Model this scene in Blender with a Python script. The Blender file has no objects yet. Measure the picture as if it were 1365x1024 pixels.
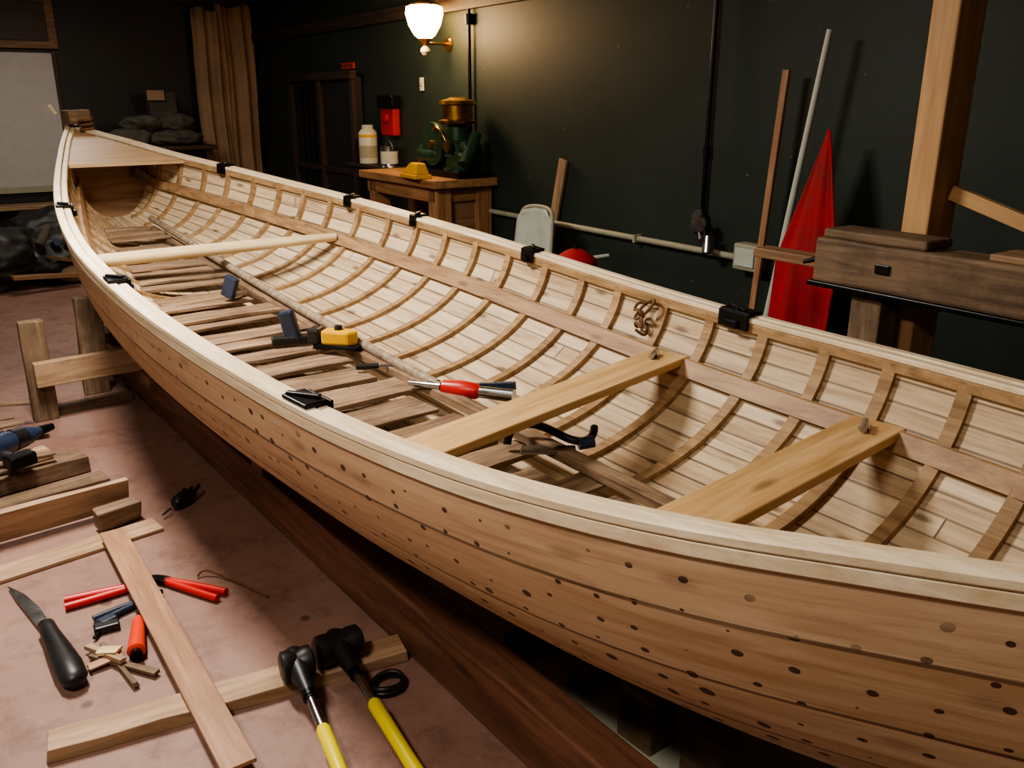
import bpy, bmesh, math, random
from mathutils import Vector, Matrix, noise
random.seed(7)
PI=math.pi
C5,S5=math.cos(math.radians(5)),math.sin(math.radians(5))
def W(l,a,z=0.0):
    "building frame: l = distance out to the long wall, a = distance along it"
    return Vector((C5*l+S5*a,-S5*l+C5*a,z))
def lin(h):
    h=h.lstrip('#');r=[int(h[i:i+2],16)/255 for i in (0,2,4)]
    return tuple(c/12.92 if c<=.04045 else ((c+.055)/1.055)**2.4 for c in r)+(1,)
# ------------------------------------------------------------------ materials
class NT:
    def __init__(s,name):
        s.m=bpy.data.materials.new(name);s.m.use_nodes=True
        s.t=s.m.node_tree;s.b=s.t.nodes['Principled BSDF']
    def n(s,ty,**k):
        x=s.t.nodes.new(ty)
        for a,b in k.items(): setattr(x,a,b)
        return x
    def l(s,a,b): s.t.links.new(a,b)
    def put(s,sock,v):
        if isinstance(v,(int,float,tuple,list)): sock.default_value=v
        else: s.l(v,sock)
    def M(s,op,a,b=None,c=None):
        x=s.n('ShaderNodeMath',operation=op);s.put(x.inputs[0],a)
        if b is not None: s.put(x.inputs[1],b)
        if c is not None: s.put(x.inputs[2],c)
        return x.outputs[0]
    def mix(s,f,a,b,mode='MIX'):
        x=s.n('ShaderNodeMix',data_type='RGBA',blend_type=mode)
        s.put(x.inputs[0],f);s.put(x.inputs[6],a);s.put(x.inputs[7],b);return x.outputs[2]
    def noise(s,vec,scale,detail=4,rough=.55,dist=0):
        x=s.n('ShaderNodeTexNoise');s.l(vec,x.inputs['Vector']);x.inputs['Scale'].default_value=scale
        x.inputs['Detail'].default_value=detail;x.inputs['Roughness'].default_value=rough;x.inputs['Distortion'].default_value=dist
        return x.outputs['Fac']
    def ramp(s,v,lo,hi):
        x=s.n('ShaderNodeMapRange');s.put(x.inputs[0],v);x.inputs[1].default_value=lo;x.inputs[2].default_value=hi
        return x.outputs[0]
    def vec(s,src,sc,loc=(0,0,0)):
        x=s.n('ShaderNodeMapping');s.l(src,x.inputs[0]);x.inputs['Scale'].default_value=sc;x.inputs['Location'].default_value=loc
        return x.outputs[0]
    def bump(s,h,st=.3,d=.01):
        x=s.n('ShaderNodeBump');x.inputs['Strength'].default_value=st;x.inputs['Distance'].default_value=d
        s.l(h,x.inputs['Height']);s.l(x.outputs[0],s.b.inputs['Normal'])
def wood(name,c1,c2,rough=.6,s=1.0,worn=0.0,coord='Object',knots=True,ax='x'):
    "grain runs along the object's local X (ax='y' for pieces lofted along the boat)"
    S=(lambda a,b:(a,b,b)) if ax=='x' else (lambda a,b:(b,a,b))
    m=NT(name);tc=m.n('ShaderNodeTexCoord').outputs[coord]
    oi=m.n('ShaderNodeObjectInfo').outputs['Random']
    add=m.n('ShaderNodeVectorMath',operation='ADD');m.l(tc,add.inputs[0])
    cx=m.n('ShaderNodeCombineXYZ');r=m.M('MULTIPLY',oi,37.0)
    for i in range(3): m.l(r,cx.inputs[i])
    m.l(cx.outputs[0],add.inputs[1]);v=add.outputs[0]
    g1=m.noise(m.vec(v,S(1.3*s,16*s)),2.0,5,.6,.6)
    g2=m.noise(m.vec(v,S(4*s,90*s)),2.0,3,.6)
    f=m.M('ADD',m.M('MULTIPLY',m.ramp(g1,.32,.68),.7),m.M('MULTIPLY',g2,.35))
    f=m.M('ADD',f,m.M('MULTIPLY',m.M('SUBTRACT',oi,.5),.25))
    col=m.mix(m.ramp(f,.15,.85),lin(c1),lin(c2))
    if knots:
        vo=m.n('ShaderNodeTexVoronoi');m.l(m.vec(v,S(2.2*s,7*s)),vo.inputs['Vector']);vo.inputs['Scale'].default_value=1.1
        k=m.ramp(vo.outputs['Distance'],.12,.05)
        col=m.mix(m.M('MULTIPLY',k,.6),col,tuple(x*.35 for x in lin(c2)[:3])+(1,))
    if worn:
        w=m.ramp(m.noise(v,5*s,5,.7),.45,.7)
        col=m.mix(m.M('MULTIPLY',w,worn),col,tuple(x*.3 for x in lin(c2)[:3])+(1,))
    m.put(m.b.inputs['Base Color'],col);m.b.inputs['Roughness'].default_value=rough
    m.bump(f,.25,.003);return m.m
def plain(name,c,rough=.5,metal=0.0,var=.25,sc=12,bump=.1,trans=0):
    m=NT(name);tc=m.n('ShaderNodeTexCoord').outputs['Object']
    n=m.noise(tc,sc,5,.6);b=lin(c)
    col=m.mix(m.ramp(n,.3,.7),tuple(x*(1-var) for x in b[:3])+(1,),tuple(min(1,x*(1+var)) for x in b[:3])+(1,))
    m.put(m.b.inputs['Base Color'],col);m.b.inputs['Metallic'].default_value=metal
    m.put(m.b.inputs['Roughness'],m.M('ADD',rough-.08,m.M('MULTIPLY',n,.16)))
    m.bump(n,bump,.004);return m.m
def planking(name,ca,cb,N,butt,seam=.035,nails=0.0,knots=.7,width=.1,rough=.55,streak=.3,seamdark=.85,sc='7b5434'):
    "strakes: U = metres along boat, V = strake parameter 0..1 down the section"
    m=NT(name);uv=m.n('ShaderNodeTexCoord').outputs['UV']
    sp=m.n('ShaderNodeSeparateXYZ');m.l(uv,sp.inputs[0]);u,v=sp.outputs[0],sp.outputs[1]
    vn=m.M('MULTIPLY',v,float(N));row=m.M('FLOOR',vn);fr=m.M('FRACT',vn)
    off=m.M('MULTIPLY',m.M('FRACT',m.M('MULTIPLY',row,.618)),butt)
    ub=m.M('DIVIDE',m.M('ADD',u,off),butt);col_i=m.M('FLOOR',ub);fb=m.M('FRACT',ub)
    cx=m.n('ShaderNodeCombineXYZ');m.l(row,cx.inputs[0]);m.l(col_i,cx.inputs[1])
    wn=m.n('ShaderNodeTexWhiteNoise',noise_dimensions='2D');m.l(cx.outputs[0],wn.inputs['Vector'])
    g=m.n('ShaderNodeCombineXYZ');m.l(u,g.inputs[0]);m.l(m.M('MULTIPLY',vn,width),g.inputs[1]);m.l(m.M('MULTIPLY',row,3.7),g.inputs[2])
    g1=m.noise(m.vec(g.outputs[0],(1.1,17,1)),2,5,.6,.8);g2=m.noise(m.vec(g.outputs[0],(3,120,1)),2,3,.6)
    f=m.M('ADD',m.M('ADD',m.M('MULTIPLY',m.ramp(g1,.3,.7),.5),m.M('MULTIPLY',g2,.35)),m.M('MULTIPLY',wn.outputs['Value'],.45))
    col=m.mix(m.ramp(f,.2,1.0),lin(ca),lin(cb))
    if streak:
        st=m.ramp(m.noise(m.vec(g.outputs[0],(1.6,22,1),(5,3,2)),1.6,4,.65,.4),.53,.72)
        col=m.mix(m.M('MULTIPLY',st,streak),col,lin(sc))
    if knots:
        vo=m.n('ShaderNodeTexVoronoi',voronoi_dimensions='2D');m.l(m.vec(g.outputs[0],(2.6,7,1),(2,1,0)),vo.inputs['Vector']);vo.inputs['Scale'].default_value=1.0
        k=m.ramp(vo.outputs['Distance'],.11,.04);col=m.mix(m.M('MULTIPLY',k,knots),col,lin('5a3a22'))
    e=m.M('MINIMUM',fr,m.M('SUBTRACT',1.0,fr));s1=m.ramp(e,seam,seam*.3)
    wv=m.ramp(m.noise(m.vec(g.outputs[0],(1,1,1)),3,2),.3,.7)
    s1=m.M('MULTIPLY',s1,m.M('ADD',.5,m.M('MULTIPLY',wv,.5)))
    e2=m.M('MINIMUM',fb,m.M('SUBTRACT',1.0,fb));s2=m.ramp(e2,.003/butt,.001/butt)
    sm=m.M('MAXIMUM',s1,s2);col=m.mix(m.M('MULTIPLY',sm,seamdark),col,lin('3a2212'))
    h=m.M('SUBTRACT',m.M('MULTIPLY',f,.15),sm)
    if nails:
        vo=m.n('ShaderNodeTexVoronoi',voronoi_dimensions='2D');vo.inputs['Randomness'].default_value=.5
        m.l(m.vec(g.outputs[0],(12.5,17,1)),vo.inputs['Vector']);vo.inputs['Scale'].default_value=1.0
        rad=m.M('MULTIPLY',m.M('SUBTRACT',m.noise(g.outputs[0],14,1),.28),.40)
        d=m.M('LESS_THAN',vo.outputs['Distance'],rad)
        zone=m.ramp(m.noise(g.outputs[0],1.2,1),.30,.36)
        vv=m.M('FRACT',v);zone=m.M('MULTIPLY',zone,m.ramp(vv,.95,.92))
        zone=m.M('MULTIPLY',zone,m.ramp(u,3.2,2.2))
        d=m.M('MULTIPLY',m.M('MULTIPLY',d,nails),zone)
        col=m.mix(m.M('MULTIPLY',d,.92),col,lin('2f1a0d'));h=m.M('SUBTRACT',h,d)
    m.put(m.b.inputs['Base Color'],col);m.b.inputs['Roughness'].default_value=rough;m.bump(h,.5,.004);return m.m
mt={}
mt['outer']=planking('hull_planking_cedar','dabfa0','aa8866',7,60.0,seam=.042,nails=1.0,knots=.3,width=.13,streak=.5,seamdark=.9,sc='8c6644')
mt['inner']=planking('inner_planking_pale','dfcdae','ab9070',13,4.0,seam=.08,nails=0,knots=.7,width=.07,streak=.65,sc='7a5a3e',seamdark=.88)
mt['rail']=wood('rail_pine_light','efe2c8','d3be9c',.45,1.0,knots=False,ax='y')
mt['rib']=wood('rib_wood','b0926c','836645',.6,1.2,knots=False,ax='y')
mt['riser']=wood('riser_wood','ad8c68','806144',.55,ax='y')
mt['thwart']=wood('thwart_pine','dab887','b48d5a',.45,.8)
mt['spar']=wood('spar_pine','dfcda6','c0a377',.5,.8,knots=False)
mt['deck']=wood('deck_board','ccb08a','a5835e',.5,.8)
mt['bulk']=wood('bulkhead_board','967353','6b4e38',.6,.8)
mt['sole']=wood('sole_board_worn','a0866c','604a37',.6,1.2,worn=.5)
mt['pole']=wood('weathered_pole','9a8b78','6b5b4a',.5,1.2,worn=.2)
mt['beam']=wood('strongback_redwood','8a604b','573a2b',.45,.7,worn=.3)
mt['old']=wood('old_timber','8a725a','5c4836',.7,1.0,worn=.6)
mt['scrap']=wood('scrap_pine','b5977a','866a4e',.6,1.0)
mt['strip']=wood('strip_board','b38b6c','8f6a4e',.5,1.0,knots=False)
mt['post']=wood('post_fir','cfa777','ab8257',.55,.6)
mt['bench']=wood('bench_wood','b0855a','7d5838',.5,.8)
mt['dkwood']=wood('dark_wood','453528','261c16',.6,.8)
mt['black']=plain('black_metal','17171a',.35,.6,.3,30)
mt['rubber']=plain('black_rubber','18181a',.42,0,.3,20)
mt['steel']=plain('steel','a9a9ab',.25,1.0,.15,20)
mt['red']=plain('red_plastic','b8201c',.35,0,.15)
mt['orange']=plain('orange_plastic','e0401c',.35,0,.1)
mt['yellow']=plain('yellow_plastic','d8a614',.35,0,.1)
mt['lime']=plain('yellow_grip','dccb06',.4,0,.05)
mt['navy']=plain('navy_plastic','232f45',.4,0,.3)
mt['white']=plain('white_plastic','b9beb4',.4,0,.08)
mt['cream']=plain('cream_paint','9b9a86',.5,0,.1)
mt['green']=plain('green_enamel','2c4a35',.35,.3,.4)
mt['brass']=plain('brass','b58a3a',.3,1.0,.25)
mt['cloth']=plain('tan_cloth','9a8068',.9,0,.2,3)
mt['tarp']=plain('dark_tarp','20211e',.55,0,.5,9,.3)
mt['greyc']=plain('grey_cloth','4c4942',.95,0,.3,7,.2)
mt['redc']=plain('red_canvas','9c1820',.75,0,.3,6,.2)
mt['rope']=plain('rope','6b4d33',.9,0,.3,60,.6)
mt['whitewall']=plain('white_panel','b4b1b0',.6,0,.05)
mt['sheet']=plain('grey_green_sheet','b4b8aa',.7,0,.2,5)
# ------------------------------------------------------------------ mesh helpers
COL=bpy.context.scene.collection
def group(name):
    e=bpy.data.objects.new(name,None);e.empty_display_size=.1;COL.objects.link(e);return e
def fin(name,bm,mat,parent=None,mw=None,smooth=False,bev=0.0,seg=2):
    bmesh.ops.recalc_face_normals(bm,faces=bm.faces)
    me=bpy.data.meshes.new(name);bm.to_mesh(me);bm.free()
    if smooth:
        for p in me.polygons: p.use_smooth=True
    o=bpy.data.objects.new(name,me);COL.objects.link(o)
    if mw is not None: o.matrix_world=mw
    if parent is not None: o.parent=parent
    me.materials.append(mt[mat] if isinstance(mat,str) else mat)
    if bev:
        b=o.modifiers.new('bevel','BEVEL');b.width=bev;b.segments=seg;b.limit_method='ANGLE'
    return o
def frame(p1,p2,up=(0,0,1)):
    p1,p2=Vector(p1),Vector(p2);x=(p2-p1).normalized();up=Vector(up)
    if abs(x.dot(up))>.98: up=Vector((0,1,0))
    y=up.cross(x).normalized();z=x.cross(y)
    m=Matrix((x,y,z)).transposed().to_4x4();m.translation=(p1+p2)/2;return m
def plank(name,p1,p2,w,h,mat,parent=None,bev=.003,up=(0,0,1),rough=0.0):
    "board whose long axis runs p1->p2; h measured along up"
    L=(Vector(p2)-Vector(p1)).length;bm=bmesh.new();n=max(1,int(L/.12)) if rough else 1
    rings=[]
    for i in range(n+1):
        x=-L/2+L*i/n;j=lambda:random.uniform(-rough,rough)
        rings.append([bm.verts.new((x+(j() if i in(0,n) else 0),sy*w/2+j(),sz*h/2+j())) for sy,sz in((-1,-1),(1,-1),(1,1),(-1,1))])
    for a,b in zip(rings,rings[1:]):
        for k in range(4): bm.faces.new((a[k],a[(k+1)%4],b[(k+1)%4],b[k]))
    bm.faces.new(rings[0]);bm.faces.new(rings[-1])
    return fin(name,bm,mat,parent,frame(p1,p2,up),bev=bev)
def rod(name,p1,p2,r1,r2,mat,parent=None,seg=20,prof=None,flat=1.0):
    "turned piece between two points; prof = [(t,radius)...]"
    L=(Vector(p2)-Vector(p1)).length;prof=prof or [(0,r1),(1,r2)]
    bm=bmesh.new();rings=[]
    for t,r in prof:
        rings.append([bm.verts.new((-L/2+L*t,r*math.cos(2*PI*k/seg),flat*r*math.sin(2*PI*k/seg))) for k in range(seg)])
    for a,b in zip(rings,rings[1:]):
        for k in range(seg): bm.faces.new((a[k],a[(k+1)%seg],b[(k+1)%seg],b[k]))
    bm.faces.new(rings[0]);bm.faces.new(rings[-1])
    o=fin(name,bm,mat,parent,frame(p1,p2),smooth=True)
    e=o.modifiers.new('es','EDGE_SPLIT');e.split_angle=math.radians(40);return o
def tube(name,pts,r,mat,parent=None,cyclic=False,res=6):
    c=bpy.data.curves.new(name,'CURVE');c.dimensions='3D';s=c.splines.new('NURBS')
    s.points.add(len(pts)-1)
    for q,p in zip(s.points,pts): q.co=(*p,1)
    s.use_cyclic_u=cyclic;s.use_endpoint_u=not cyclic;s.order_u=min(4,len(pts));c.bevel_depth=r;c.bevel_resolution=res;c.use_fill_caps=True
    o=bpy.data.objects.new(name,c);COL.objects.link(o)
    dg=bpy.context.evaluated_depsgraph_get();me=bpy.data.meshes.new_from_object(o.evaluated_get(dg))
    bpy.data.objects.remove(o);o=bpy.data.objects.new(name,me);COL.objects.link(o)
    for p in me.polygons: p.use_smooth=True
    me.materials.clear();me.materials.append(mt[mat])
    if parent: o.parent=parent
    return o
def outline(name,pts,h,mat,parent,mw,bev=.002):
    "flat outline in local XY extruded h in local Z"
    bm=bmesh.new();a=[bm.verts.new((x,y,0)) for x,y in pts];b=[bm.verts.new((x,y,h)) for x,y in pts]
    bm.faces.new(a);bm.faces.new(b)
    for i in range(len(pts)): j=(i+1)%len(pts);bm.faces.new((a[i],a[j],b[j],b[i]))
    return fin(name,bm,mat,parent,mw,bev=bev)
def loft(name,rings,mat,parent=None,caps=True,smooth=False,bev=0):
    bm=bmesh.new();R=[[bm.verts.new(p) for p in r] for r in rings];n=len(rings[0])
    for a,b in zip(R,R[1:]):
        for k in range(n): bm.faces.new((a[k],a[(k+1)%n],b[(k+1)%n],b[k]))
    if caps: bm.faces.new(R[0]);bm.faces.new(R[-1])
    return fin(name,bm,mat,parent,smooth=smooth,bev=bev)
def blob(name,c,s,mat,parent,amp=.2,freq=6,sub=4,flatbottom=True,rot=0):
    bm=bmesh.new();bmesh.ops.create_icosphere(bm,subdivisions=sub,radius=1)
    off=Vector((random.random()*9,random.random()*9,0))
    for v in bm.verts:
        p=v.co.copy();k=1+amp*noise.fractal(p*freq/3+off,1,2,3)*1.5
        v.co=Vector((p.x*s[0]*k,p.y*s[1]*k,p.z*s[2]*k))
        if flatbottom: v.co.z=max(v.co.z,-s[2]*.75)
    m=Matrix.Translation(c)@Matrix.Rotation(rot,4,'Z')
    return fin(name,bm,mat,parent,m,smooth=True)
def wbox(name,l0,l1,a0,a1,z0,z1,mat,parent=None,bev=.004,longaxis='a'):
    if longaxis=='a': return plank(name,W((l0+l1)/2,a0,(z0+z1)/2),W((l0+l1)/2,a1,(z0+z1)/2),abs(l1-l0),z1-z0,mat,parent,bev)
    if longaxis=='l': return plank(name,W(l0,(a0+a1)/2,(z0+z1)/2),W(l1,(a0+a1)/2,(z0+z1)/2),abs(a1-a0),z1-z0,mat,parent,bev)
    return plank(name,W((l0+l1)/2,(a0+a1)/2,z0),W((l0+l1)/2,(a0+a1)/2,z1),abs(l1-l0),abs(a1-a0),mat,parent,bev,up=W(0,1))
# ------------------------------------------------------------------ room
def floor_mat():
    m=NT('painted_floor');tc=m.n('ShaderNodeTexCoord').outputs['Object']
    n1=m.noise(tc,1.3,6,.65);n2=m.noise(tc,9,6,.7);n3=m.noise(tc,45,4,.7)
    col=m.mix(m.ramp(n1,.3,.7),lin('7a5b50'),lin('93756a'))
    col=m.mix(m.M('MULTIPLY',m.ramp(n2,.48,.72),.6),col,lin('573c31'))
    col=m.mix(m.M('MULTIPLY',m.ramp(n3,.62,.75),.5),col,lin('b09a8c'))
    vo=m.n('ShaderNodeTexVoronoi');m.l(tc,vo.inputs['Vector']);vo.inputs['Scale'].default_value=3.1
    col=m.mix(m.M('MULTIPLY',m.ramp(vo.outputs['Distance'],.07,.04),.7),col,lin('40281e'))
    m.put(m.b.inputs['Base Color'],col);m.put(m.b.inputs['Roughness'],m.M('ADD',.38,m.M('MULTIPLY',n2,.3)));m.bump(n2,.15,.004);return m.m
def wall_mat(name,c1,c2,speck=True):
    m=NT(name);tc=m.n('ShaderNodeTexCoord').outputs['Object']
    n=m.noise(tc,1.6,6,.65);n2=m.noise(tc,22,4,.7)
    col=m.mix(m.ramp(n,.35,.7),lin(c1),lin(c2))
    if speck:
        col=m.mix(m.M('MULTIPLY',m.ramp(n2,.70,.74),.6),col,lin('8b8f86'))
    m.put(m.b.inputs['Base Color'],col);m.b.inputs['Roughness'].default_value=.6;m.bump(n2,.12,.004);return m.m
mt['wallg']=wall_mat('dark_green_wall','19251f','23312a');mt['wallb']=wall_mat('charcoal_wall','1c1c1d','242323',False)
mt['floor']=floor_mat();mt['ceil']=plain('plaster_ceiling','8c857a',.8,0,.1,2);mt['wallp']=plain('pale_wall','8f8a80',.8,0,.1,2)
LW,AW,HC=3.4,10.3,2.65
wbox('floor',-2.4,LW,-2.5,AW,-.1,0,'floor',bev=0)
wbox('ceiling',-2.4,LW,-2.5,AW,HC,HC+.1,'ceil',bev=0)
wbox('wall_right',LW,LW+.12,-2.5,AW,0,HC,'wallg',bev=0)
wbox('wall_back',-2.4,LW,AW,AW+.12,0,HC,'wallb',bev=0,longaxis='l')
wbox('wall_left',-2.52,-2.4,-2.5,AW,0,HC,'wallp',bev=0)
wbox('wall_front',-2.4,LW,-2.62,-2.5,0,HC,'wallp',bev=0,longaxis='l')
wbox('baseboard_right',LW-.02,LW,-2.5,AW,0,.1,'dkwood')
wbox('trim_1',LW-.05,LW,-2.5,AW,2.10,2.2,'dkwood')
# ------------------------------------------------------------------ boat
T_a=[-.5,-.3,0,.3,.5,.75,1,1.5,2,2.5,3,3.5,4,4.5,5,5.5,6,6.3,6.6]
T_b=[.005,.12,.26,.385,.475,.575,.65,.732,.77,.79,.785,.75,.68,.58,.46,.33,.19,.10,.005]
T_z=[1.05,1.01,.975,.935,.918,.895,.88,.868,.883,.912,.95,.99,1.04,1.09,1.145,1.20,1.27,1.31,1.36]
K_a=[-.5,-.38,-.2,.1,.5,1.5,3,4.5,5.4,5.8,6.1,6.35,6.5,6.6]
K_z=[1.05,.78,.54,.38,.32,.30,.30,.31,.34,.41,.55,.80,1.05,1.36]
def herm(xs,ys,x):
    n=len(xs);x=min(max(x,xs[0]),xs[-1]);i=0
    while i<n-2 and x>xs[i+1]: i+=1
    def tg(k):
        if k==0: return (ys[1]-ys[0])/(xs[1]-xs[0])
        if k==n-1: return (ys[-1]-ys[-2])/(xs[-1]-xs[-2])
        d0=(ys[k]-ys[k-1])/(xs[k]-xs[k-1]);d1=(ys[k+1]-ys[k])/(xs[k+1]-xs[k])
        h0,h1=xs[k]-xs[k-1],xs[k+1]-xs[k];return (d0*h1+d1*h0)/(h0+h1)
    h=xs[i+1]-xs[i];t=(x-xs[i])/h
    return (2*t**3-3*t*t+1)*ys[i]+(t**3-2*t*t+t)*h*tg(i)+(-2*t**3+3*t*t)*ys[i+1]+(t**3-t*t)*h*tg(i+1)
B=lambda a:max(.004,herm(T_a,T_b,a))
ZS=lambda a:herm(T_a,T_z,a)
ZK=lambda a:min(herm(K_a,K_z,a),ZS(a)-.002)
CX=1.5
def ex(a): return .78+.5*min(1,abs(a-2.6)/4)**3
ZKI=lambda a:max(ZK(a)+.04,ZS(a)-.42)
def sec(a,side,t,inner=False,off=0.0):
    ph=max(t,0)*PI/2
    if inner: b=max(.004,B(a)-.03-off);zk=min(ZKI(a)+off,ZS(a)-.01);e=.85
    else: b=B(a)-.004;zk=ZK(a);e=ex(a)
    return Vector((CX+side*b*math.sin(ph)**e,a,zk+(ZS(a)-.012-zk)*(1-math.cos(ph))))
boat=group('wooden_rowing_boat')
stn=[-.5+7.1*(.5-.5*math.cos(PI*i/110)) for i in range(111)]
def shell(name,inner,mat,a0,a1,nt=26):
    bm=bmesh.new();uvl=bm.loops.layers.uv.new('UVMap');S=[a for a in stn if a0<=a<=a1]
    ts=[-1+2*i/(2*nt) for i in range(2*nt+1)]
    R=[[bm.verts.new(sec(a,1 if t>=0 else -1,abs(t),inner)) for t in ts] for a in S]
    for i in range(len(S)-1):
        for k in range(2*nt):
            f=bm.faces.new((R[i][k],R[i][k+1],R[i+1][k+1],R[i+1][k]))
            for lp,(ii,kk) in zip(f.loops,((i,k),(i,k+1),(i+1,k+1),(i+1,k))):
                t=ts[kk];lp[uvl].uv=(S[ii],(abs(t)**.85)*.999+(3 if k>=nt else 0))
    me=bpy.data.meshes.new(name);bm.to_mesh(me);bm.free()
    for p in me.polygons: p.use_smooth=True
    o=bpy.data.objects.new(name,me);COL.objects.link(o);o.parent=boat;me.materials.append(mt[mat]);return o
shell('hull_shell',False,'outer',-.5,6.6)
shell('inner_planking',True,'inner',-.25,6.2)
def along(name,prof,mat,a0,a1,side,bev=0):
    S=[a0]+[a for a in stn if a0<a<a1]+[a1];R=[]
    for a in S:
        R.append([Vector((CX+side*max(.002,B(a)+dy),a,ZS(a)+dz)) for dy,dz in prof])
    return loft(name,R,mat,boat,bev=bev)
def rrect(y0,y1,z0,z1,r=.004): return [(y0+r,z0),(y1-r,z0),(y1,z0+r),(y1,z1-r),(y1-r,z1),(y0+r,z1),(y0,z1-r),(y0,z0+r)]
for sd,nm in((-1,'port'),(1,'starboard')):
    along('gunwale_outer_'+nm,rrect(-.022,.009,-.020,0),'rail',-.48,6.58,sd)
    along('gunwale_inner_'+nm,rrect(-.052,-.025,-.020,-.003),'rail',-.42,6.5,sd)
    along('rub_rail_'+nm,rrect(-.004,.005,-.048,-.022,.002),'rail',-.48,6.58,sd)
    along('inwale_'+nm,rrect(-.049,-.034,-.050,-.020,.003),'rib',-.3,6.3,sd)
    R=[]
    for a in [x for x in stn if -.1<x<5.9]:
        zt=ZS(a)-.175;zk=ZKI(a);top=ZS(a)-.012
        def at(z,o):
            c=1-(z-zk)/(top-zk);c=max(-1,min(1,c));ph=math.acos(c);q=sec(a,sd,ph/(PI/2),True);q.x-=sd*o;return q
        R.append([at(zt,.018),at(zt-.045,.018),at(zt-.045,.034),at(zt,.034)])
    loft('riser_'+nm,R,'riser',boat)
def rib(i,a,sd):
    rings=[]
    for k in range(19):
        t=.12+.86*k/18;p=sec(a,sd,t,True);q=sec(a,sd,t+.01,True);tg=(q-p).normalized()
        nrm=Vector((-tg.z*sd,0,tg.x*sd));nrm=nrm if nrm.x*sd<0 else -nrm
        w=.0175;sk=.05*(1-t)
        rings.append([p+Vector((0,dy+sk,0))+nrm*d for dy,d in((-w,-.004),(w,-.004),(w,.018),(-w,.018))])
    loft(f'rib_{i}',rings,'rib',boat)
i=0;a=-.05
while a<6.1:
    for sd in(-1,1): i+=1;rib(i,a+random.uniform(-.012,.012),sd)
    a+=.218
kr=[]
for a in stn:
    z=ZK(a);kr.append([(CX-.02,a,z-.05),(CX+.02,a,z-.05),(CX+.02,a,z+.03),(CX-.02,a,z+.03)])
loft('keel',kr,'rail',boat)
def stem(nm,pts,w,mat):
    R=[]
    for j,(a,z) in enumerate(pts):
        p0=pts[max(0,j-1)];p1=pts[min(len(pts)-1,j+1)];d=Vector((p1[0]-p0[0],p1[1]-p0[1])).normalized();n=Vector((d.y,-d.x))*w/2
        R.append([(CX-.022,a+n.x,z+n.y),(CX+.022,a+n.x,z+n.y),(CX+.022,a-n.x,z-n.y),(CX-.022,a-n.x,z-n.y)])
    loft(nm,R,mat,boat)
stem('bow_stem',[(5.6,.35),(5.9,.43),(6.15,.57),(6.37,.80),(6.52,1.05),(6.61,1.34),(6.63,1.43)],.08,'rail')
stem('stern_stem',[(.3,.34),(.0,.42),(-.22,.54),(-.40,.78),(-.51,1.02),(-.53,1.11)],.08,'rail')
plank('stem_block',(CX-.05,6.45,1.395),(CX+.09,6.47,1.395),.13,.09,'old',boat,.01,rough=.006)
plank('stem_peg',(CX-.07,6.60,1.41),(CX-.10,6.62,1.47),.025,.02,'rail',boat)
tube('stem_lashing',[(CX+.05+.05*math.cos(k*1.3),6.36+.04*math.sin(k*1.3),1.30+.006*k) for k in range(16)],.009,'rope',boat)
def deck(nm,a0,a1,mat,dz=-.03,th=.02,n=14):
    bm=bmesh.new();S=[a0+(a1-a0)*k/n for k in range(n+1)];top=[];bot=[]
    for a in S:
        b=max(.003,B(a)-.050);z=ZS(a)+dz+.01
        top.append([bm.verts.new((CX+s*b,a,z)) for s in(-1,0,1)]);bot.append([bm.verts.new((CX+s*b,a,z-th)) for s in(-1,0,1)])
    for k in range(n):
        for s in(0,1):
            bm.faces.new((top[k][s],top[k][s+1],top[k+1][s+1],top[k+1][s]));bm.faces.new((bot[k][s],bot[k][s+1],bot[k+1][s+1],bot[k+1][s]))
    for k in(0,n):
        for s in(0,1): bm.faces.new((top[k][s],top[k][s+1],bot[k][s+1],bot[k][s]))
    return fin(nm,bm,mat,boat)
deck('bow_deck',5.36,6.45,'deck');deck('stern_deck',-.4,-.1,'deck')
def bulkhead(nm,a,mat):
    bm=bmesh.new();P=[sec(a,-1,t/12,True) for t in range(12,0,-1)]+[sec(a,1,t/12,True) for t in range(0,13)]
    for p in P: p.z=min(p.z,ZS(a)-.05)
    A=[bm.verts.new(p) for p in P];Bv=[bm.verts.new(p+Vector((0,.02,0))) for p in P]
    bm.faces.new(A);bm.faces.new(Bv)
    for k in range(len(P)): j=(k+1)%len(P);bm.faces.new((A[k],A[j],Bv[j],Bv[k]))
    fin(nm,bm,mat,boat)
bulkhead('bow_bulkhead',5.75,'bulk')
plank('bulkhead_cleat',(CX+.12,5.70,ZS(5.7)-.14),(CX+.20,5.68,ZS(5.7)-.20),.05,.07,'old',boat,.008,rough=.004)
def half_at(a,z):
    zk=ZKI(a);top=ZS(a)-.012;c=max(-1,min(1,1-(z-zk)/(top-zk)));return abs(sec(a,1,math.acos(c)/(PI/2),True).x-CX)
def thwart(nm,a,z,w,skew=0):
    h=half_at(a-skew,z)-.012;h2=half_at(a+skew,z)-.012
    plank(nm,(CX-h,a-skew,z),(CX+h2,a+skew,z),w,.026,'thwart',boat,.004)
    h=h2
    rod(nm+'_bolt',(CX+h-.09,a+skew-.01,z+.012),(CX+h-.09,a+skew,z+.026),.014,.014,'steel',boat)
    rod(nm+'_bolt_head',(CX+h-.12,a+skew-.02,z+.024),(CX+h-.06,a+skew+.01,z+.026),.009,.009,'steel',boat)
thwart('thwart_1',1.72,ZS(1.76)-.185,.14,.10)
thwart('thwart_2',1.0,ZS(1.0)-.185,.14,.03)
h=half_at(4.05,.83)-.01
rod('spar_thwart',(CX-h,4.16,.815),(CX+h,3.96,.845),.042,.03,'spar',boat,prof=[(0,.038),(.3,.038),(.7,.034),(1,.026)],flat=.8)
a=1.2;k=0
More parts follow.
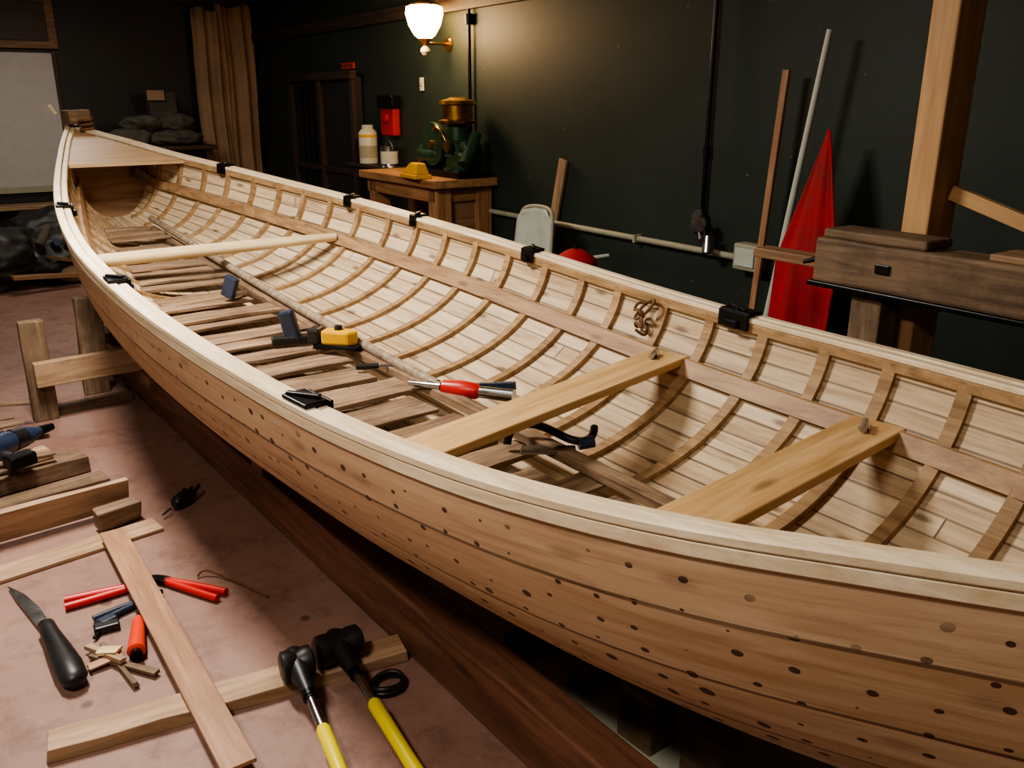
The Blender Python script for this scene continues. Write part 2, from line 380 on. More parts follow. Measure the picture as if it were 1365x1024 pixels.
while a<5.2:
    w=random.uniform(.09,.17);z=ZKI(a)+.072+random.uniform(-.006,.006);hh=half_at(a,z)-.012
    k+=1;plank(f'sole_board_{k}',(CX-hh,a+random.uniform(-.01,.01),z),(CX+random.uniform(-.06,.05),a+random.uniform(-.02,.02),z),w,.014,'sole',boat,.003,rough=.003);a+=w+random.uniform(.004,.035)
tube('keelson_pole',[(CX+.04,y,ZKI(y)+.112) for y in(2.3,2.5,2.9,3.3,3.8,4.4,5.2)],.018,'pole',boat)
plank('keelson',(CX+.03,.8,ZKI(.8)+.05),(CX+.03,3.0,ZKI(3)+.07),.05,.03,'sole',boat)
plank('keelson_fore',(CX+.03,3.0,ZKI(3)+.07),(CX+.03,5.2,ZKI(5.2)+.05),.05,.03,'sole',boat)
kx=CX+B(1.98)-.075
tube('rope_coil',[(kx-.02+.03*math.cos(q*.9),1.98+.035*math.sin(q*1.1),ZS(1.98)-.05-.006*q+.02*math.sin(q*2.3)) for q in range(18)],.005,'rope',boat)
tube('rope_loop',[(kx+.0+.02*math.cos(q*.7),1.98+.055*math.cos(q*.7+1),ZS(1.98)-.07+.045*math.sin(q*.7)) for q in range(10)],.005,'rope',boat)
def clip(a,sd,L=.06):
    y=CX+sd*(B(a)-.024);z=ZS(a);t=math.atan2((B(a+.05)-B(a-.05))*sd,.1)
    g=group('rail_clamp')
    d=Vector((math.sin(t),math.cos(t),(ZS(a+.05)-ZS(a-.05))/.1)).normalized();c=Vector((y,a,z))
    s=Vector((sd*math.cos(t),0,0))
    plank('top_jaw',c-d*L/2+Vector((0,0,.006)),c+d*L/2+Vector((0,0,.006)),.060,.010,'black',g,.003)
    plank('inner_plate',c-d*L/2-s*.036+Vector((0,0,-.018)),c+d*L/2-s*.036+Vector((0,0,-.018)),.008,.052,'black',g,.002)
    plank('inner_tab',c-d*L*.2-s*.044+Vector((0,0,-.03)),c+d*L*.2-s*.044+Vector((0,0,-.03)),.016,.025,'black',g,.003)
    rod('screw',c-s*.01+Vector((0,0,.008)),c-s*.01+Vector((0,0,.018)),.010,.008,'black',g)
    plank('lever',c-s*.02-d*L*.3+Vector((0,0,.016)),c+s*.02+d*L*.4+Vector((0,0,.014)),.014,.008,'rubber',g,.002)
for a,sd,L in((1.60,1,.12),(2.66,1,.07),(3.45,1,.04),(3.95,1,.05),(5.0,1,.07),(1.68,-1,.10),(2.95,-1,.07),(4.2,-1,.06)): clip(a,sd,L)
# ------------------------------------------------------------------ cradle
cr=group('boat_cradle')
plank('strongback_port',(1.05,-.7,.09),(1.27,5.6,.09),.10,.18,'beam',cr,.006)
plank('strongback_starboard',(1.95,-.7,.09),(1.73,5.6,.09),.10,.18,'beam',cr,.006)
for k,a in enumerate((.3,2.9,4.2,5.2)):
    plank(f'cross_{k}',(1.12,a,.21),(1.88,a,.21),.09,.06,'beam',cr,.004)
for k,a in enumerate((.95,1.15)):
    plank(f'chock_{k}',(1.36,a-.05,.08),(1.36,a+.06,.08),.10,.16,'old',cr,.006,rough=.004)
for nm,s in(('port',-1),('starboard',1)):
    x=CX+s*.77;plank('post_'+nm,(x,4.56,0),(x,4.56,.50),.055,.11,'old',cr,.005,up=(1,0,0),rough=.003)
    x2=CX+s*.46;plank('chock_post_'+nm,(x2,4.85,0),(x2+s*-.02,4.85,.52),.06,.13,'old',cr,.005,up=(1,0,0),rough=.004)
plank('trestle_rail',(.70,4.49,.25),(1.36,4.49,.25),.05,.12,'scrap',cr,.004)
plank('trestle_rail_b',(1.64,4.49,.25),(2.32,4.49,.25),.05,.12,'scrap',cr,.004)
plank('trestle_foot',(.72,4.62,.02),(1.15,4.62,.02),.08,.04,'old',cr,.004)
plank('trestle_foot_b',(1.85,4.62,.02),(2.3,4.62,.02),.08,.04,'old',cr,.004)
g=group('floor_sheet');plank('sheet',(1.48,.5,.004),(1.52,2.45,.004),.62,.006,'sheet',g,.001)
g=group('offcut_blocks');plank('offcut_a',(1.30,1.62,.035),(1.62,1.52,.035),.09,.05,'old',g,.004,rough=.004);plank('offcut_b',(1.34,1.38,.032),(1.66,1.42,.032),.08,.04,'beam',g,.004,rough=.004)
# ------------------------------------------------------------------ floor clutter
g=group('floor_batten');plank('batten',(.20,2.03,.018),(1.08,1.83,.018),.09,.035,'scrap',g,.003,rough=.004)
g=group('strip_board');plank('board',(.625,3.03,.045),(.525,1.64,.048),.080,.012,'strip',g,.002)
lp=group('lumber_pile')
plank('floor_plank',(-.3,2.98,.008),(.79,3.06,.008),.11,.014,'scrap',lp)
plank('edge_plank',(-.3,3.22,.08),(.75,3.26,.08),.022,.13,'scrap',lp,up=(0,-.3,1),rough=.003)
plank('offcut_block',(.60,3.14,.05),(.76,3.17,.05),.06,.07,'old',lp,.006,rough=.006)
plank('stack_a',(-.3,3.45,.03),(.74,3.55,.03),.10,.05,'old',lp,rough=.003)
plank('stack_b',(-.3,3.68,.04),(.72,3.80,.04),.12,.07,'old',lp,rough=.004)
plank('stack_c',(-.3,3.72,.095),(.60,3.84,.095),.10,.03,'scrap',lp,rough=.003)
plank('stack_d',(-.3,4.25,.05),(.50,4.30,.05),.14,.09,'old',lp,rough=.006)
plank('stack_e',(-.3,4.55,.10),(.42,4.62,.10),.12,.05,'scrap',lp,rough=.006)
plank('stack_f',(-.3,4.50,.035),(.48,4.58,.035),.12,.06,'old',lp,rough=.006)
for k in range(9):
    y=3.5+random.random()*1.2;x=random.uniform(.1,.45);an=random.uniform(-.3,.4)
    plank(f'splinter_{k}',(x,y,.13),(x+.25*math.cos(an),y+.25*math.sin(an),.12),.03,.012,'old',lp,rough=.003)
kn=group('carving_knife')
m=frame((.31,2.56,.012),(.28,2.92,.012));m.translation=Vector((.31,2.56,.010))
outline('blade',[(-.02,-.017),(.02,-.022),(.16,-.026),(.27,-.016),(.36,.010),(.25,.014),(.10,.012),(-.02,.012)],.004,'steel',kn,m,.001)
rod('handle',(.312,2.58,.034),(.315,2.22,.034),.02,.03,'rubber',kn,prof=[(0,.014),(.04,.024),(.2,.025),(.45,.032),(.75,.038),(.92,.035),(.98,.024),(1,.010)],flat=.8)
rod('bolster',(.310,2.60,.022),(.312,2.575,.026),.012,.016,'steel',kn)
def pliers(nm,c,d,mat,L=.2,op=.06,r=.0125):
    g=group(nm);c=Vector(c);d=Vector(d).normalized();n=Vector((-d.y,d.x,0))
    for s in(-1,1):
        pts=[c+n*s*.004,c-d*L*.2+n*s*op*.35,c-d*L*.55+n*s*op*.8,c-d*L+n*s*op]
        tube(f'grip_{s}',pts,r,mat,g)
        m=Matrix((d,n*s,Vector((0,0,1)))).transposed().to_4x4();m.translation=c-Vector((0,0,.006))
        outline(f'jaw_{s}',[(-.02,-.004),(-.02,.014),(.01,.018),(.05,.012),(.065,.002),(.0,.001)],.014,'black',g,m,.001)
    rod('pivot',c-Vector((0,0,.009)),c+Vector((0,0,.012)),.010,.010,'steel',g)
pliers('red_pliers',(.585,2.655,.015),(.75,-.12,0),'red',.20,.022)
pliers('red_pliers',(.68,2.62,.015),(-.55,1,0),'red',.22,.020)
pliers('navy_pliers',(.585,2.555,.015),(.9,.16,0),'navy',.15,.014,.010)
sd_=group('red_screwdriver')
rod('grip',(.48,2.27,.026),(.54,2.45,.022),.02,.012,'orange',sd_,prof=[(0,.014),(.04,.025),(.5,.021),(.9,.017),(1,.011)])
rod('shank',(.54,2.45,.022),(.56,2.515,.018),.005,.005,'steel',sd_)
rod('butt',(.475,2.252,.026),(.48,2.27,.026),.018,.016,'black',sd_)
tw=group('bent_twig');tube('twig',[(.77,2.60,.008),(.79,2.61,.03),(.83,2.58,.008),(.87,2.45,.008),(.90,2.34,.008)],.004,'rope',tw)
sc=group('wood_shavings')
for k,(p,q,w) in enumerate((((.38,2.36,.012),(.50,2.16,.012),.018),((.36,2.30,.014),(.45,2.30,.02),.03),((.42,2.40,.012),(.44,2.14,.014),.014),((.40,2.34,.03),(.445,2.30,.035),.035),((.385,2.40,.02),(.44,2.25,.03),.022))):
    plank(f'chip_{k}',p,q,w,.012,('old','strip','old','spar','scrap')[k],sc,.002,rough=.003)
mk=group('marking_gauge');plank('body',(.42,2.48,.014),(.49,2.47,.014),.035,.025,'rubber',mk,.005);plank('slide',(.44,2.50,.018),(.49,2.51,.018),.03,.018,'navy',mk,.004);plank('beam',(.41,2.44,.012),(.48,2.52,.012),.01,.01,'black',mk)
bt=group('drill_chuck')
rod('body',(.88,3.14,.03),(.97,3.20,.03),.03,.03,'rubber',bt,prof=[(0,.015),(.1,.026),(.5,.032),(.8,.028),(1,.014)])
for k in range(3): plank(f'lug_{k}',(.92+.02*k,3.16,.045),(.94+.03*k,3.20,.055),.012,.014,'black',bt,.003)
rod('shank',(.86,3.125,.025),(.82,3.10,.02),.005,.004,'steel',bt)
def mallet(c,e,sp):
    g=group('rubber_mallet');c=Vector(c);e=Vector(e);d=(e-c).normalized();n=Vector((-d.y,d.x,0)).normalized()
    rod('head',c-n*sp*.5,c+n*sp*.5,.04,.04,'rubber',g,prof=[(0,.032),(.06,.042),(.25,.043),(.5,.034),(.75,.043),(.94,.042),(1,.032)])
    rod('socket',c-d*.05,c+d*.14,.03,.016,'rubber',g,prof=[(0,.022),(.1,.034),(.35,.032),(.7,.023),(1,.015)])
    rod('collar',c+d*.115,c+d*.135,.019,.019,'black',g)
    rod('shaft',c+d*.13,c+d*.25,.012,.012,'steel',g)
    rod('grip',c+d*.24,e,.018,.019,'lime',g,prof=[(0,.013),(.03,.018),(.5,.017),(.9,.020),(1,.013)])
mallet((.90,1.865,.085),(.82,1.26,.03),.13)
mallet((.775,1.86,.085),(.66,1.30,.03),.085)
rg=group('rubber_ring')
for r,zz in((.040,.012),(.036,.024)):
    tube('loop',[(.965+1.25*r*math.cos(q*PI/6),1.72+r*math.sin(q*PI/6),zz+.003*math.sin(q)) for q in range(12)],.007,'rubber',rg,cyclic=True)
dr=group('cordless_drill')
rod('body',(.34,3.80,.165),(.60,3.94,.16),.05,.04,'navy',dr,prof=[(0,.03),(.05,.045),(.45,.05),(.55,.042),(.8,.038),(.9,.026),(1,.02)])
rod('collar',(.48,3.876,.163),(.53,3.902,.162),.048,.043,'rubber',dr)
rod('chuck',(.58,3.93,.16),(.65,3.97,.158),.024,.016,'black',dr)
plank('handle',(.40,3.82,.15),(.47,3.68,.135),.05,.045,'rubber',dr,.015)
plank('battery',(.42,3.66,.145),(.52,3.70,.145),.07,.055,'black',dr,.01)
# ------------------------------------------------------------------ tools inside the boat
zf=lambda a:ZKI(a)+.092
c1=group('yellow_block_plane')
z0=zf(2.9)
plank('sole_plate',(CX-.09,2.92,z0+.008),(CX+.01,2.77,z0+.008),.06,.016,'black',c1,.004)
outl=frame((CX-.09,2.92,z0+.01),(CX+.03,2.77,z0+.01));outl.translation=Vector((CX-.07,2.895,z0+.014))
outline('body',[(0,-.032),(.11,-.032),(.14,0),(.11,.032),(0,.032)],.055,'yellow',c1,outl,.010)
outl2=outl.copy();outl2.translation=Vector((CX-.105,2.94,z0+.012))
outline('heel',[(0,-.033),(.05,-.033),(.05,.033),(0,.033)],.062,'rubber',c1,outl2,.012)
rod('knob',(CX-.03,2.85,z0+.06),(CX-.03,2.85,z0+.085),.018,.014,'rubber',c1)
plank('tote',(CX-.14,3.0,z0+.010),(CX-.16,3.02,z0+.13),.04,.06,'navy',c1,.01)
plank('fence',(CX-.22,3.03,z0+.018),(CX-.08,2.98,z0+.018),.05,.03,'rubber',c1,.006)
c2=group('steel_clamp');z0=zf(3.65)
plank('bar',(CX-.14,3.65,z0+.01),(CX-.12,3.62,z0+.10),.03,.06,'navy',c2,.006)
plank('jaw',(CX-.14,3.65,z0+.010),(CX-.04,3.70,z0+.010),.03,.015,'steel',c2,.003)
c3=group('caulking_tool');z0=zf(2.1)
rod('grip',(CX+.03,2.26,z0+.035),(CX+.10,2.14,z0+.035),.026,.022,'red',c3,prof=[(0,.014),(.05,.027),(.5,.032),(.9,.026),(1,.018)])
rod('neck',(CX+.10,2.14,z0+.035),(CX+.16,2.04,z0+.035),.020,.022,'steel',c3)
plank('lever',(CX+.10,2.22,z0+.03),(CX+.20,2.08,z0+.05),.018,.03,'navy',c3,.003)
rod('nose',(CX-.02,2.38,z0+.030),(CX+.03,2.26,z0+.035),.010,.018,'steel',c3)
c4=group('spoke_shave');z0=zf(1.8)
tube('handle',[(CX-.06,1.80,z0+.012),(CX-.04,1.82,z0+.07),(CX+.04,1.76,z0+.07),(CX+.07,1.67,z0+.02),(CX+.12,1.63,z0+.03),(CX+.16,1.67,z0+.05)],.012,'black',c4)
plank('blade',(CX-.06,1.74,z0+.014),(CX+.06,1.64,z0+.016),.045,.012,'steel',c4)
rod('knob',(CX+.08,1.65,z0+.025),(CX+.12,1.63,z0+.03),.018,.018,'navy',c4)
c5=group('small_chisel');z0=zf(2.6)
rod('grip',(CX-.09,2.62,z0+.012),(CX-.02,2.58,z0+.012),.012,.010,'rubber',c5);rod('blade',(CX-.02,2.58,z0+.012),(CX+.03,2.55,z0+.010),.005,.004,'steel',c5)
# ------------------------------------------------------------------ right: post, heavy beam
p=group('timber_post');wbox('shaft',2.605,2.75,1.53,1.62,0,HC,'post',p,.006,'z')
p=group('timber_brace');plank('brace',W(2.70,1.52,1.225),W(2.70,.5,.92),.03,.045,'post',p)
hb=group('heavy_timber_rail')
wbox('rail',2.42,2.56,-.6,1.80,.93,1.075,'old',hb,.01)
wbox('top_block',2.43,2.57,1.42,1.78,1.075,1.105,'old',hb,.008)
wbox('upper_board',2.44,2.58,-.6,1.24,1.075,1.095,'scrap',hb,.004)
wbox('dark_ledge',2.42,2.57,-.6,1.82,.912,.93,'black',hb,.004)
wbox('support_post',2.46,2.56,1.56,1.67,0,.912,'old',hb,.006,'z')
wbox('support_post_b',2.46,2.56,-.4,-.29,0,.912,'old',hb,.006,'z')
wbox('cross_arm',2.50,2.58,1.80,2.12,.955,.99,'bulk',hb,.004)
wbox('hasp',2.412,2.42,1.52,1.57,.99,1.02,'black',hb,.003)
rod('hook',W(2.44,1.80,1.0),W(2.42,1.84,.985),.010,.006,'black',hb)
# ------------------------------------------------------------------ wall stuff
def wall_pipe():
    g=group('wall_conduit')
    rod('run',W(3.36,5.4,.75),W(3.36,2.95,.75),.017,.017,'cream',g)
    for a in(4.6,3.7): plank('strap',W(3.385,a,.75),W(3.33,a,.75),.02,.045,'cream',g)
    g=group('junction_box');wbox('box',3.31,3.39,2.78,2.94,.70,.83,'cream',g,.01);wbox('cover',3.30,3.31,2.80,2.92,.72,.81,'white',g,.004)
    g=group('drop_conduit');rod('run',W(3.37,3.22,HC),W(3.37,3.22,.93),.012,.012,'black',g)
    rod('coupling',W(3.37,3.22,1.22),W(3.37,3.22,1.28),.018,.018,'black',g)
    blob('valve',W(3.35,3.22,.90),(.04,.035,.06),'greyc',g,.3,8,3,False)
    rod('spigot',W(3.35,3.22,.93),W(3.28,3.12,.82),.018,.022,'steel',g);rod('wheel',W(3.28,3.15,.90),W(3.26,3.14,.90),.04,.04,'steel',g)
    rod('cap',W(3.30,3.10,.84),W(3.28,3.08,.76),.025,.03,'steel',g)
    g=group('hanging_cable');rod('run',W(3.37,5.53,2.1),W(3.37,5.53,1.05),.012,.012,'black',g);rod('top_fitting',W(3.37,5.53,2.0),W(3.37,5.53,2.07),.03,.03,'black',g)
wall_pipe()
g=group('leaning_board');plank('plank',W(3.37,4.42,1.15),W(3.37,4.70,.0),.075,.02,'scrap',g,up=W(1,0))
g=group('leaning_stick');plank('stick',W(3.285,2.69,1.63),W(3.285,2.80,0),.035,.02,'strip',g,up=W(1,0))
g=group('white_pole');rod('pole',W(3.25,2.46,1.78),W(3.22,2.70,0),.013,.018,'white',g)
def sail():
    g=group('red_canvas_sail');bm=bmesh.new();n=30;rows=[]
    for i in range(n+1):
        z=1.385-1.385*i/n;f=i/n;q=min(1,f/.40)
        a1=2.365-.145*q+.01*math.sin(f*11)*f;a0=2.375+.18*q+.06*max(0,f-.40);row=[]
        for k in range(17):
            s=k/16;a=a0+(a1-a0)*s;l=3.20+.035*math.sin(s*9+f*3)*f+.03*math.sin(s*19-f*2)*f-.04*q
            row.append(bm.verts.new(W(l,a,z)))
        rows.append(row)
    for r,q in zip(rows,rows[1:]):
        for k in range(16): bm.faces.new((r[k],r[k+1],q[k+1],q[k]))
    o=fin('canvas',bm,'redc',g,smooth=True);s=o.modifiers.new('s','SOLIDIFY');s.thickness=.006
sail()
def lamp():
    g=group('wall_lamp');m=NT('lamp_glass');m.b.inputs['Emission Color'].default_value=(1,.58,.22,1);m.b.inputs['Emission Strength'].default_value=22
    m.b.inputs['Base Color'].default_value=(1,.8,.5,1);mt['glow']=m.m
    c=lambda z:W(3.2,5.86,z-.06)
    rod('shade',c(1.98),c(2.20),.05,.12,'glow',g,prof=[(0,.045),(.1,.075),(.4,.115),(.75,.135),(.95,.13),(1,.10)],seg=28)
    rod('cap_ring',c(2.20),c(2.23),.1,.06,'brass',g,prof=[(0,.105),(.4,.10),(1,.05)])
    rod('cup',c(1.93),c(1.98),.02,.045,'brass',g,prof=[(0,.018),(.4,.03),(1,.05)])
    rod('finial',c(1.87),c(1.93),.03,.02,'cream',g,prof=[(0,.02),(.4,.036),(.7,.032),(1,.018)])
    rod('arm',c(1.95),W(3.38,5.86,1.89),.010,.010,'brass',g);rod('rose',W(3.38,5.86,1.89),W(3.395,5.86,1.89),.04,.05,'brass',g)
    L=bpy.data.lights.new('lamp_bulb','POINT');L.energy=48;L.color=(1,.64,.33);L.shadow_soft_size=.12
    o=bpy.data.objects.new('lamp_bulb',L);COL.objects.link(o);o.location=W(3.0,5.8,2.0);o.parent=g
lamp()
g=group('wall_cabinet')
wbox('back',3.34,3.395,7.4,8.95,.0,1.7,'wallb',g,.004)
for k,a in enumerate((7.4,8.15,8.9)): wbox(f'stile_{k}',3.30,3.34,a,a+.07,0,1.72,'dkwood',g,.004,'z')
wbox('header',3.28,3.34,7.38,8.98,1.68,1.75,'dkwood',g)
for k in range(4): wbox(f'bar_{k}',3.32,3.335,8.25+.14*k,8.28+.14*k,.1,1.68,'black',g,.002,'z')
wbox('mid',3.31,3.34,7.4,8.95,.85,.9,'dkwood',g)
g=group('orange_sign');wbox('plate',3.385,3.395,7.52,7.80,1.77,1.82,'orange',g,.002);[wbox(f'letter_{k}',3.381,3.385,7.55+.05*k,7.575+.05*k,1.78,1.81,'dkwood',g,0) for k in range(5)]
g=group('fire_alarm_box');wbox('box',3.33,3.395,6.68,6.92,1.22,1.44,'redc',g,.012);wbox('hood',3.31,3.395,6.66,6.94,1.44,1.54,'black',g,.01);rod('button',W(3.33,6.8,1.36),W(3.315,6.8,1.36),.03,.03,'red',g)
g=group('light_switch');wbox('plate',3.385,3.395,6.25,6.31,1.57,1.67,'white',g,.004);wbox('toggle',3.375,3.385,6.27,6.29,1.61,1.63,'cream',g,.002)
g=group('wall_shelf');wbox('shelf',3.22,3.395,6.5,7.45,.95,.975,'dkwood',g);wbox('bracket_a',3.26,3.395,6.6,6.63,.85,.95,'dkwood',g);wbox('bracket_b',3.26,3.395,7.3,7.33,.85,.95,'dkwood',g)
g=group('white_glue_bottle');c=lambda z:W(3.3,7.12,z)
rod('bottle',c(.975),c(1.30),.07,.07,'white',g,prof=[(0,.07),(.02,.08),(.80,.08),(.88,.06),(.90,.05),(1,.05)]);rod('label',c(1.03),c(1.13),.0815,.0815,'cream',g);rod('band',c(1.20),c(1.22),.082,.082,'yellow',g)
g=group('paint_tin');c=lambda z:W(3.3,6.72,z);rod('tin',c(.975),c(1.14),.065,.065,'steel',g,prof=[(0,.075),(.03,.072),(.95,.072),(.96,.076),(1,.076)]);rod('label',c(1.0),c(1.1),.0735,.0735,'white',g)
tube('bail',[W(3.3,6.72-.07,1.12),W(3.3,6.72-.05,1.17),W(3.3,6.72,1.2),W(3.3,6.72+.05,1.17),W(3.3,6.72+.07,1.12)],.003,'steel',g)
g=group('workbench')
wbox('top',2.88,3.39,5.2,6.42,.93,.985,'bench',g,.006)
wbox('apron_front',2.92,2.95,5.27,6.35,.83,.93,'bench',g);wbox('apron_end',2.92,3.36,5.27,5.30,.83,.93,'bench',g,longaxis='l')
for k,(l,a) in enumerate(((2.92,5.25),(3.25,5.25),(2.92,6.2),(3.25,6.2))): wbox(f'leg_{k}',l,l+.12,a,a+.12,0,.93,'bench',g,.006,'z')
wbox('stretcher',2.95,3.36,5.28,5.34,.55,.63,'bench',g,longaxis='l');wbox('low_shelf',2.95,3.36,5.3,6.3,.25,.28,'bench',g)
wbox('side_panel',3.0,3.3,5.29,5.31,.25,.85,'bulk',g,longaxis='l')
g=group('yellow_sander');m=Matrix.Translation(W(2.95,5.36,.985))@Matrix.Rotation(math.radians(80),4,'Z')
outline('base',[(0,0),(.26,0),(.30,.06),(.26,.13),(0,.13)],.03,'yellow',g,m,.006)
bm=bmesh.new();lo=[(.01,.01),(.26,.01),(.285,.065),(.26,.12),(.01,.12)];hi=[(.03,.03),(.15,.03),(.17,.065),(.15,.10),(.03,.10)]
m2=Matrix.Translation(W(2.95,5.36,1.015))@Matrix.Rotation(math.radians(80),4,'Z')
A=[bm.verts.new((x,y,0)) for x,y in lo];Bv=[bm.verts.new((x,y,.075)) for x,y in hi]
bm.faces.new(A);bm.faces.new(Bv);[bm.faces.new((A[i],A[(i+1)%5],Bv[(i+1)%5],Bv[i])) for i in range(5)]
fin('housing',bm,'yellow',g,m2,bev=.01)
g=group('bench_pump_engine');c=lambda l,a,z:W(l,a,z)
rod('cylinder',c(3.2,5.42,1.02),c(3.2,5.42,1.34),.10,.10,'green',g,prof=[(0,.11),(.08,.11),(.1,.09),(.3,.09),(.32,.10),(.36,.10),(.38,.09),(.6,.09),(.62,.10),(.66,.10),(.68,.088),(.95,.085),(1,.06)])
rod('brass_cap',c(3.2,5.42,1.34),c(3.2,5.42,1.52),.10,.10,'brass',g,prof=[(0,.09),(.05,.125),(.15,.13),(.2,.105),(.7,.105),(.75,.13),(.88,.12),(.95,.07),(1,.05)])
rod('motor',c(3.2,5.58,1.12),c(3.2,5.92,1.12),.09,.09,'green',g,prof=[(0,.05),(.05,.085),(.3,.09),(.7,.09),(.95,.08),(1,.04)])
rod('flywheel',c(3.12,5.66,1.20),c(3.16,5.66,1.20),.15,.15,'green',g,prof=[(0,.15),(.3,.155),(.7,.155),(1,.15)],seg=32)
rod('hub',c(3.10,5.66,1.20),c(3.12,5.66,1.20),.03,.03,'brass',g)
rod('manifold',c(3.12,5.20,1.08),c(3.25,5.26,1.28),.05,.04,'green',g);rod('gauge',c(3.08,5.35,1.20),c(3.06,5.35,1.20),.04,.04,'brass',g)
wbox('bed',3.08,3.34,5.22,5.95,.985,1.03,'black',g);blob('casting',c(3.2,5.27,1.12),(.10,.06,.12),'green',g,.35,9,3)
tube('fuel_line',[c(3.1,5.6,1.3),c(3.05,5.5,1.36),c(3.08,5.42,1.3),c(3.1,5.4,1.2)],.010,'brass',g)
g=group('plastic_chair')
def cb(l,a,z): return W(2.95+l,4.30+a,z)
bm=bmesh.new();rows=[]
for i in range(11):
    f=i/10;z=.58+.30*f;hw=.19-.015*f-(.05*(max(0,f-.8)/.2)**2);row=[]
    for k in range(13):
        s=-1+k/6;row.append(bm.verts.new(cb(.14-.05*s*s+.03*f,hw*s,z-.02*abs(s)**3)))
    rows.append(row)
for r,q in zip(rows,rows[1:]):
    for k in range(12): bm.faces.new((r[k],r[k+1],q[k+1],q[k]))
o=fin('back_rest',bm,'white',g,smooth=True);o.modifiers.new('s','SOLIDIFY').thickness=.012
tube('back_rim',[cb(.10,-.185,.58),cb(.12,-.18,.84),cb(.15,-.13,.885),cb(.17,0,.89),cb(.15,.13,.885),cb(.12,.18,.84),cb(.10,.185,.58)],.012,'cream',g)
wbox('seat',2.80,3.1,4.12,4.48,.42,.44,'white',g,.01)
for k,(l,a) in enumerate(((2.82,4.14),(2.82,4.46),(3.07,4.12),(3.07,4.48))): rod(f'leg_{k}',W(l,a,0),W(l,a,.42 if k<2 else .62),.012,.012,'steel',g)
g=group('red_buoy');c=W(2.85,3.62,.66)
rod('float',c+Vector((0,0,-.07)),c+Vector((0,0,.09)),.1,.1,'redc',g,prof=[(0,.04),(.1,.085),(.35,.115),(.5,.12),(.7,.105),(.9,.06),(1,.02)],seg=28);rod('neck',c+Vector((.10,-.02,.03)),c+Vector((.19,-.06,.04)),.012,.010,'white',g);rod('lug',c+Vector((0,0,.09)),c+Vector((0,0,.11)),.015,.012,'black',g)
g=group('wooden_crate')
for k in range(4): wbox(f'slat_{k}',2.70,3.02,3.48,3.50,.02+.14*k,.13+.14*k,'old',g,longaxis='l');wbox(f'slat_b{k}',2.70,2.72,3.5,3.8,.02+.14*k,.13+.14*k,'old',g)
for k,(l,a) in enumerate(((2.72,3.50),(2.98,3.50),(2.72,3.77),(2.98,3.77))): wbox(f'corner_{k}',l,l+.03,a,a+.03,0,.57,'old',g,.002,'z')
wbox('lid',2.70,3.02,3.48,3.82,.57,.59,'old',g)
# ------------------------------------------------------------------ back of the room
g=group('white_wall_panel');wbox('panel',-.3,1.35,10.25,10.29,.66,1.95,'whitewall',g,.003,'l');wbox('frame_r',1.34,1.38,10.24,10.29,.62,1.97,'dkwood',g,.003,'z');wbox('frame_b',-.3,1.38,10.24,10.29,.60,.66,'cream',g,.003,'l')
g=group('framed_picture');wbox('frame',.2,1.42,10.25,10.29,1.99,2.5,'bulk',g,.006,'l');wbox('canvas',.28,1.34,10.24,10.26,2.06,2.43,'dkwood',g,.002,'l')
g=group('low_bench');wbox('top',-.3,1.25,9.95,10.23,.46,.5,'scrap',g,.004,'l');wbox('leg_a',1.1,1.16,10.0,10.2,0,.46,'old',g,.004,'z');wbox('leg_b',-.1,-.04,10.0,10.2,0,.46,'old',g,.004,'z')
def curtain(nm,l0,l1,a,z0,z1,ph):
    bm=bmesh.new();n=60;rows=[]
    for i in range(9):
        z=z0+(z1-z0)*i/8;row=[]
        for k in range(n+1):
            s=k/n;row.append(bm.verts.new(W(l0+(l1-l0)*s+.01*math.sin(i+ph),a+.03*math.sin(s*13+ph+.15*i)+.010*math.sin(s*31+ph),z+.02*math.sin(s*7+ph)*(1 if i==8 else 0))))
        rows.append(row)
    for r,q in zip(rows,rows[1:]):
        for k in range(n): bm.faces.new((r[k],r[k+1],q[k+1],q[k]))
    o=fin(nm,bm,'cloth',gc,smooth=True);o.modifiers.new('s','SOLIDIFY').thickness=.008
gc=group('hanging_curtain');curtain('panel_a',2.70,3.02,10.08,.1,2.42,0);curtain('panel_b',2.98,3.36,10.12,.1,2.47,2)
rod('rail',W(2.66,10.2,2.47),W(3.38,10.2,2.47),.012,.012,'dkwood',gc)
g=group('back_table');wbox('top',1.6,2.65,9.4,10.1,1.02,1.06,'dkwood',g,longaxis='l')
for k,(l,a) in enumerate(((1.65,9.45),(2.55,9.45),(1.65,10.0),(2.55,10.0))): wbox(f'leg_{k}',l,l+.06,a,a+.06,0,1.02,'dkwood',g,.003,'z')
wbox('shelf',1.66,2.6,9.45,10.05,.5,.53,'dkwood',g,longaxis='l')
g=group('cloth_bundles')
for l,a,z,s in((1.85,9.60,1.14,(.22,.18,.10)),(2.3,9.60,1.13,(.26,.17,.09)),(2.0,9.65,1.28,(.22,.14,.08)),(2.32,9.64,1.28,(.18,.12,.10))): blob('bundle',W(l,a,z),s,'greyc',g,.14,5)
g=group('cardboard_box');wbox('box',2.15,2.42,9.92,10.1,1.06,1.58,'greyc',g,.01,'l');wbox('flap',2.13,2.30,9.89,9.92,1.5,1.6,'cloth',g,.004,'l')
g=group('tarp_pile')
for l,a,s in((.9,8.6,(.5,.4,.24)),(.4,8.4,(.5,.4,.30)),(1.25,9.0,(.32,.3,.18)),(.95,9.2,(.5,.3,.32))): blob('fold',W(l,a,s[2]*.72),s,'tarp',g,.20,4,5)
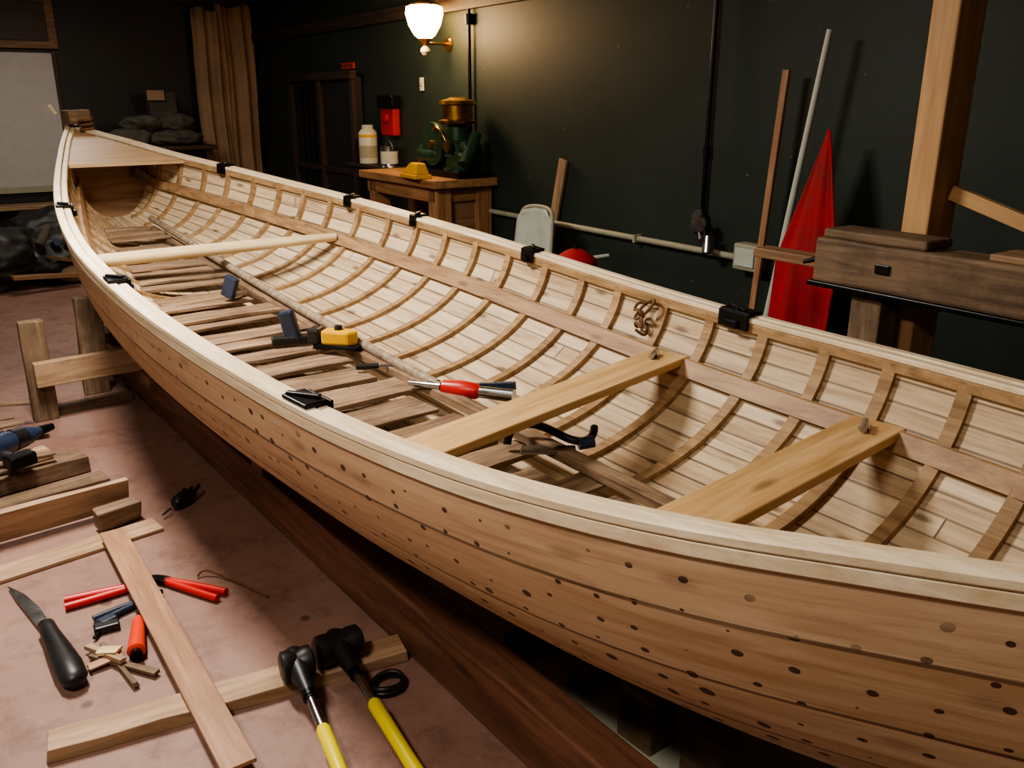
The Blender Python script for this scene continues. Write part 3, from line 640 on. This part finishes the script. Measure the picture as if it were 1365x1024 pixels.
blob('brown_rag',W(1.05,8.25,.09),(.24,.12,.09),'cloth',g,.15,5);rod('bottle',W(.75,8.12,.36),W(.85,8.2,.50),.04,.03,'greyc',g);plank('offcut',W(.8,8.08,.26),W(1.35,8.3,.10),.08,.03,'old',g);plank('offcut_b',W(.5,7.95,.14),W(1.0,8.05,.10),.10,.03,'bulk',g)
for k in range(6): rod(f'canister_{k}',W(.6+.12*k,8.30+.05*(k%3),.25),W(.66+.12*k,8.22,.36),.045,.035,('black','greyc','navy')[k%3],g)
g=group('plastic_jug');c=W(3.1,7.3,0);rod('jug',c,c+Vector((0,0,.62)),.09,.09,'greyc',g,prof=[(0,.1),(.02,.11),(.7,.11),(.85,.06),(.95,.03),(1,.03)]);rod('cap',c+Vector((0,0,.62)),c+Vector((0,0,.65)),.035,.035,'red',g)
# ------------------------------------------------------------------ ceiling fixtures with lights: key and added fills
def fixture(nm,x,y,sx,sy,e,col):
    g=group(nm)
    plank('housing',(x-sx/2-.04,y,HC-.03),(x+sx/2+.04,y,HC-.03),sy+.06,.05,'white',g,.01)
    L=bpy.data.lights.new(nm+'_tube','AREA');L.shape='RECTANGLE';L.size=sx;L.size_y=sy;L.energy=e;L.color=col
    o=bpy.data.objects.new(nm+'_tube',L);COL.objects.link(o);o.location=(x,y,HC-.07);o.parent=g
fixture('near_fill_light',.55,3.3,.3,.9,135,(1,.92,.81))
fixture('near_fill_light',-.6,.9,.3,.8,54,(1,.88,.74))  # added fill with an unseen fixture, brightens hull side and near floor
fixture('near_fill_light',1.7,8.0,.4,1.1,28,(1,.92,.82))  # invented far-end fixture, added to lift the background objects
w=bpy.data.worlds.new('w');bpy.context.scene.world=w;w.use_nodes=True
w.node_tree.nodes['Background'].inputs[0].default_value=(.9,.88,.85,1);w.node_tree.nodes['Background'].inputs[1].default_value=.04
bpy.context.scene.view_settings.look='AgX - Medium High Contrast'
# ------------------------------------------------------------------ camera
cam=bpy.data.cameras.new('camera');co=bpy.data.objects.new('camera',cam);COL.objects.link(co)
co.location=(0,0,1.5);co.rotation_euler=(math.radians(90-18.2),0,math.radians(-39));cam.sensor_width=36;cam.lens=30.33;cam.clip_start=.05
bpy.context.scene.camera=co
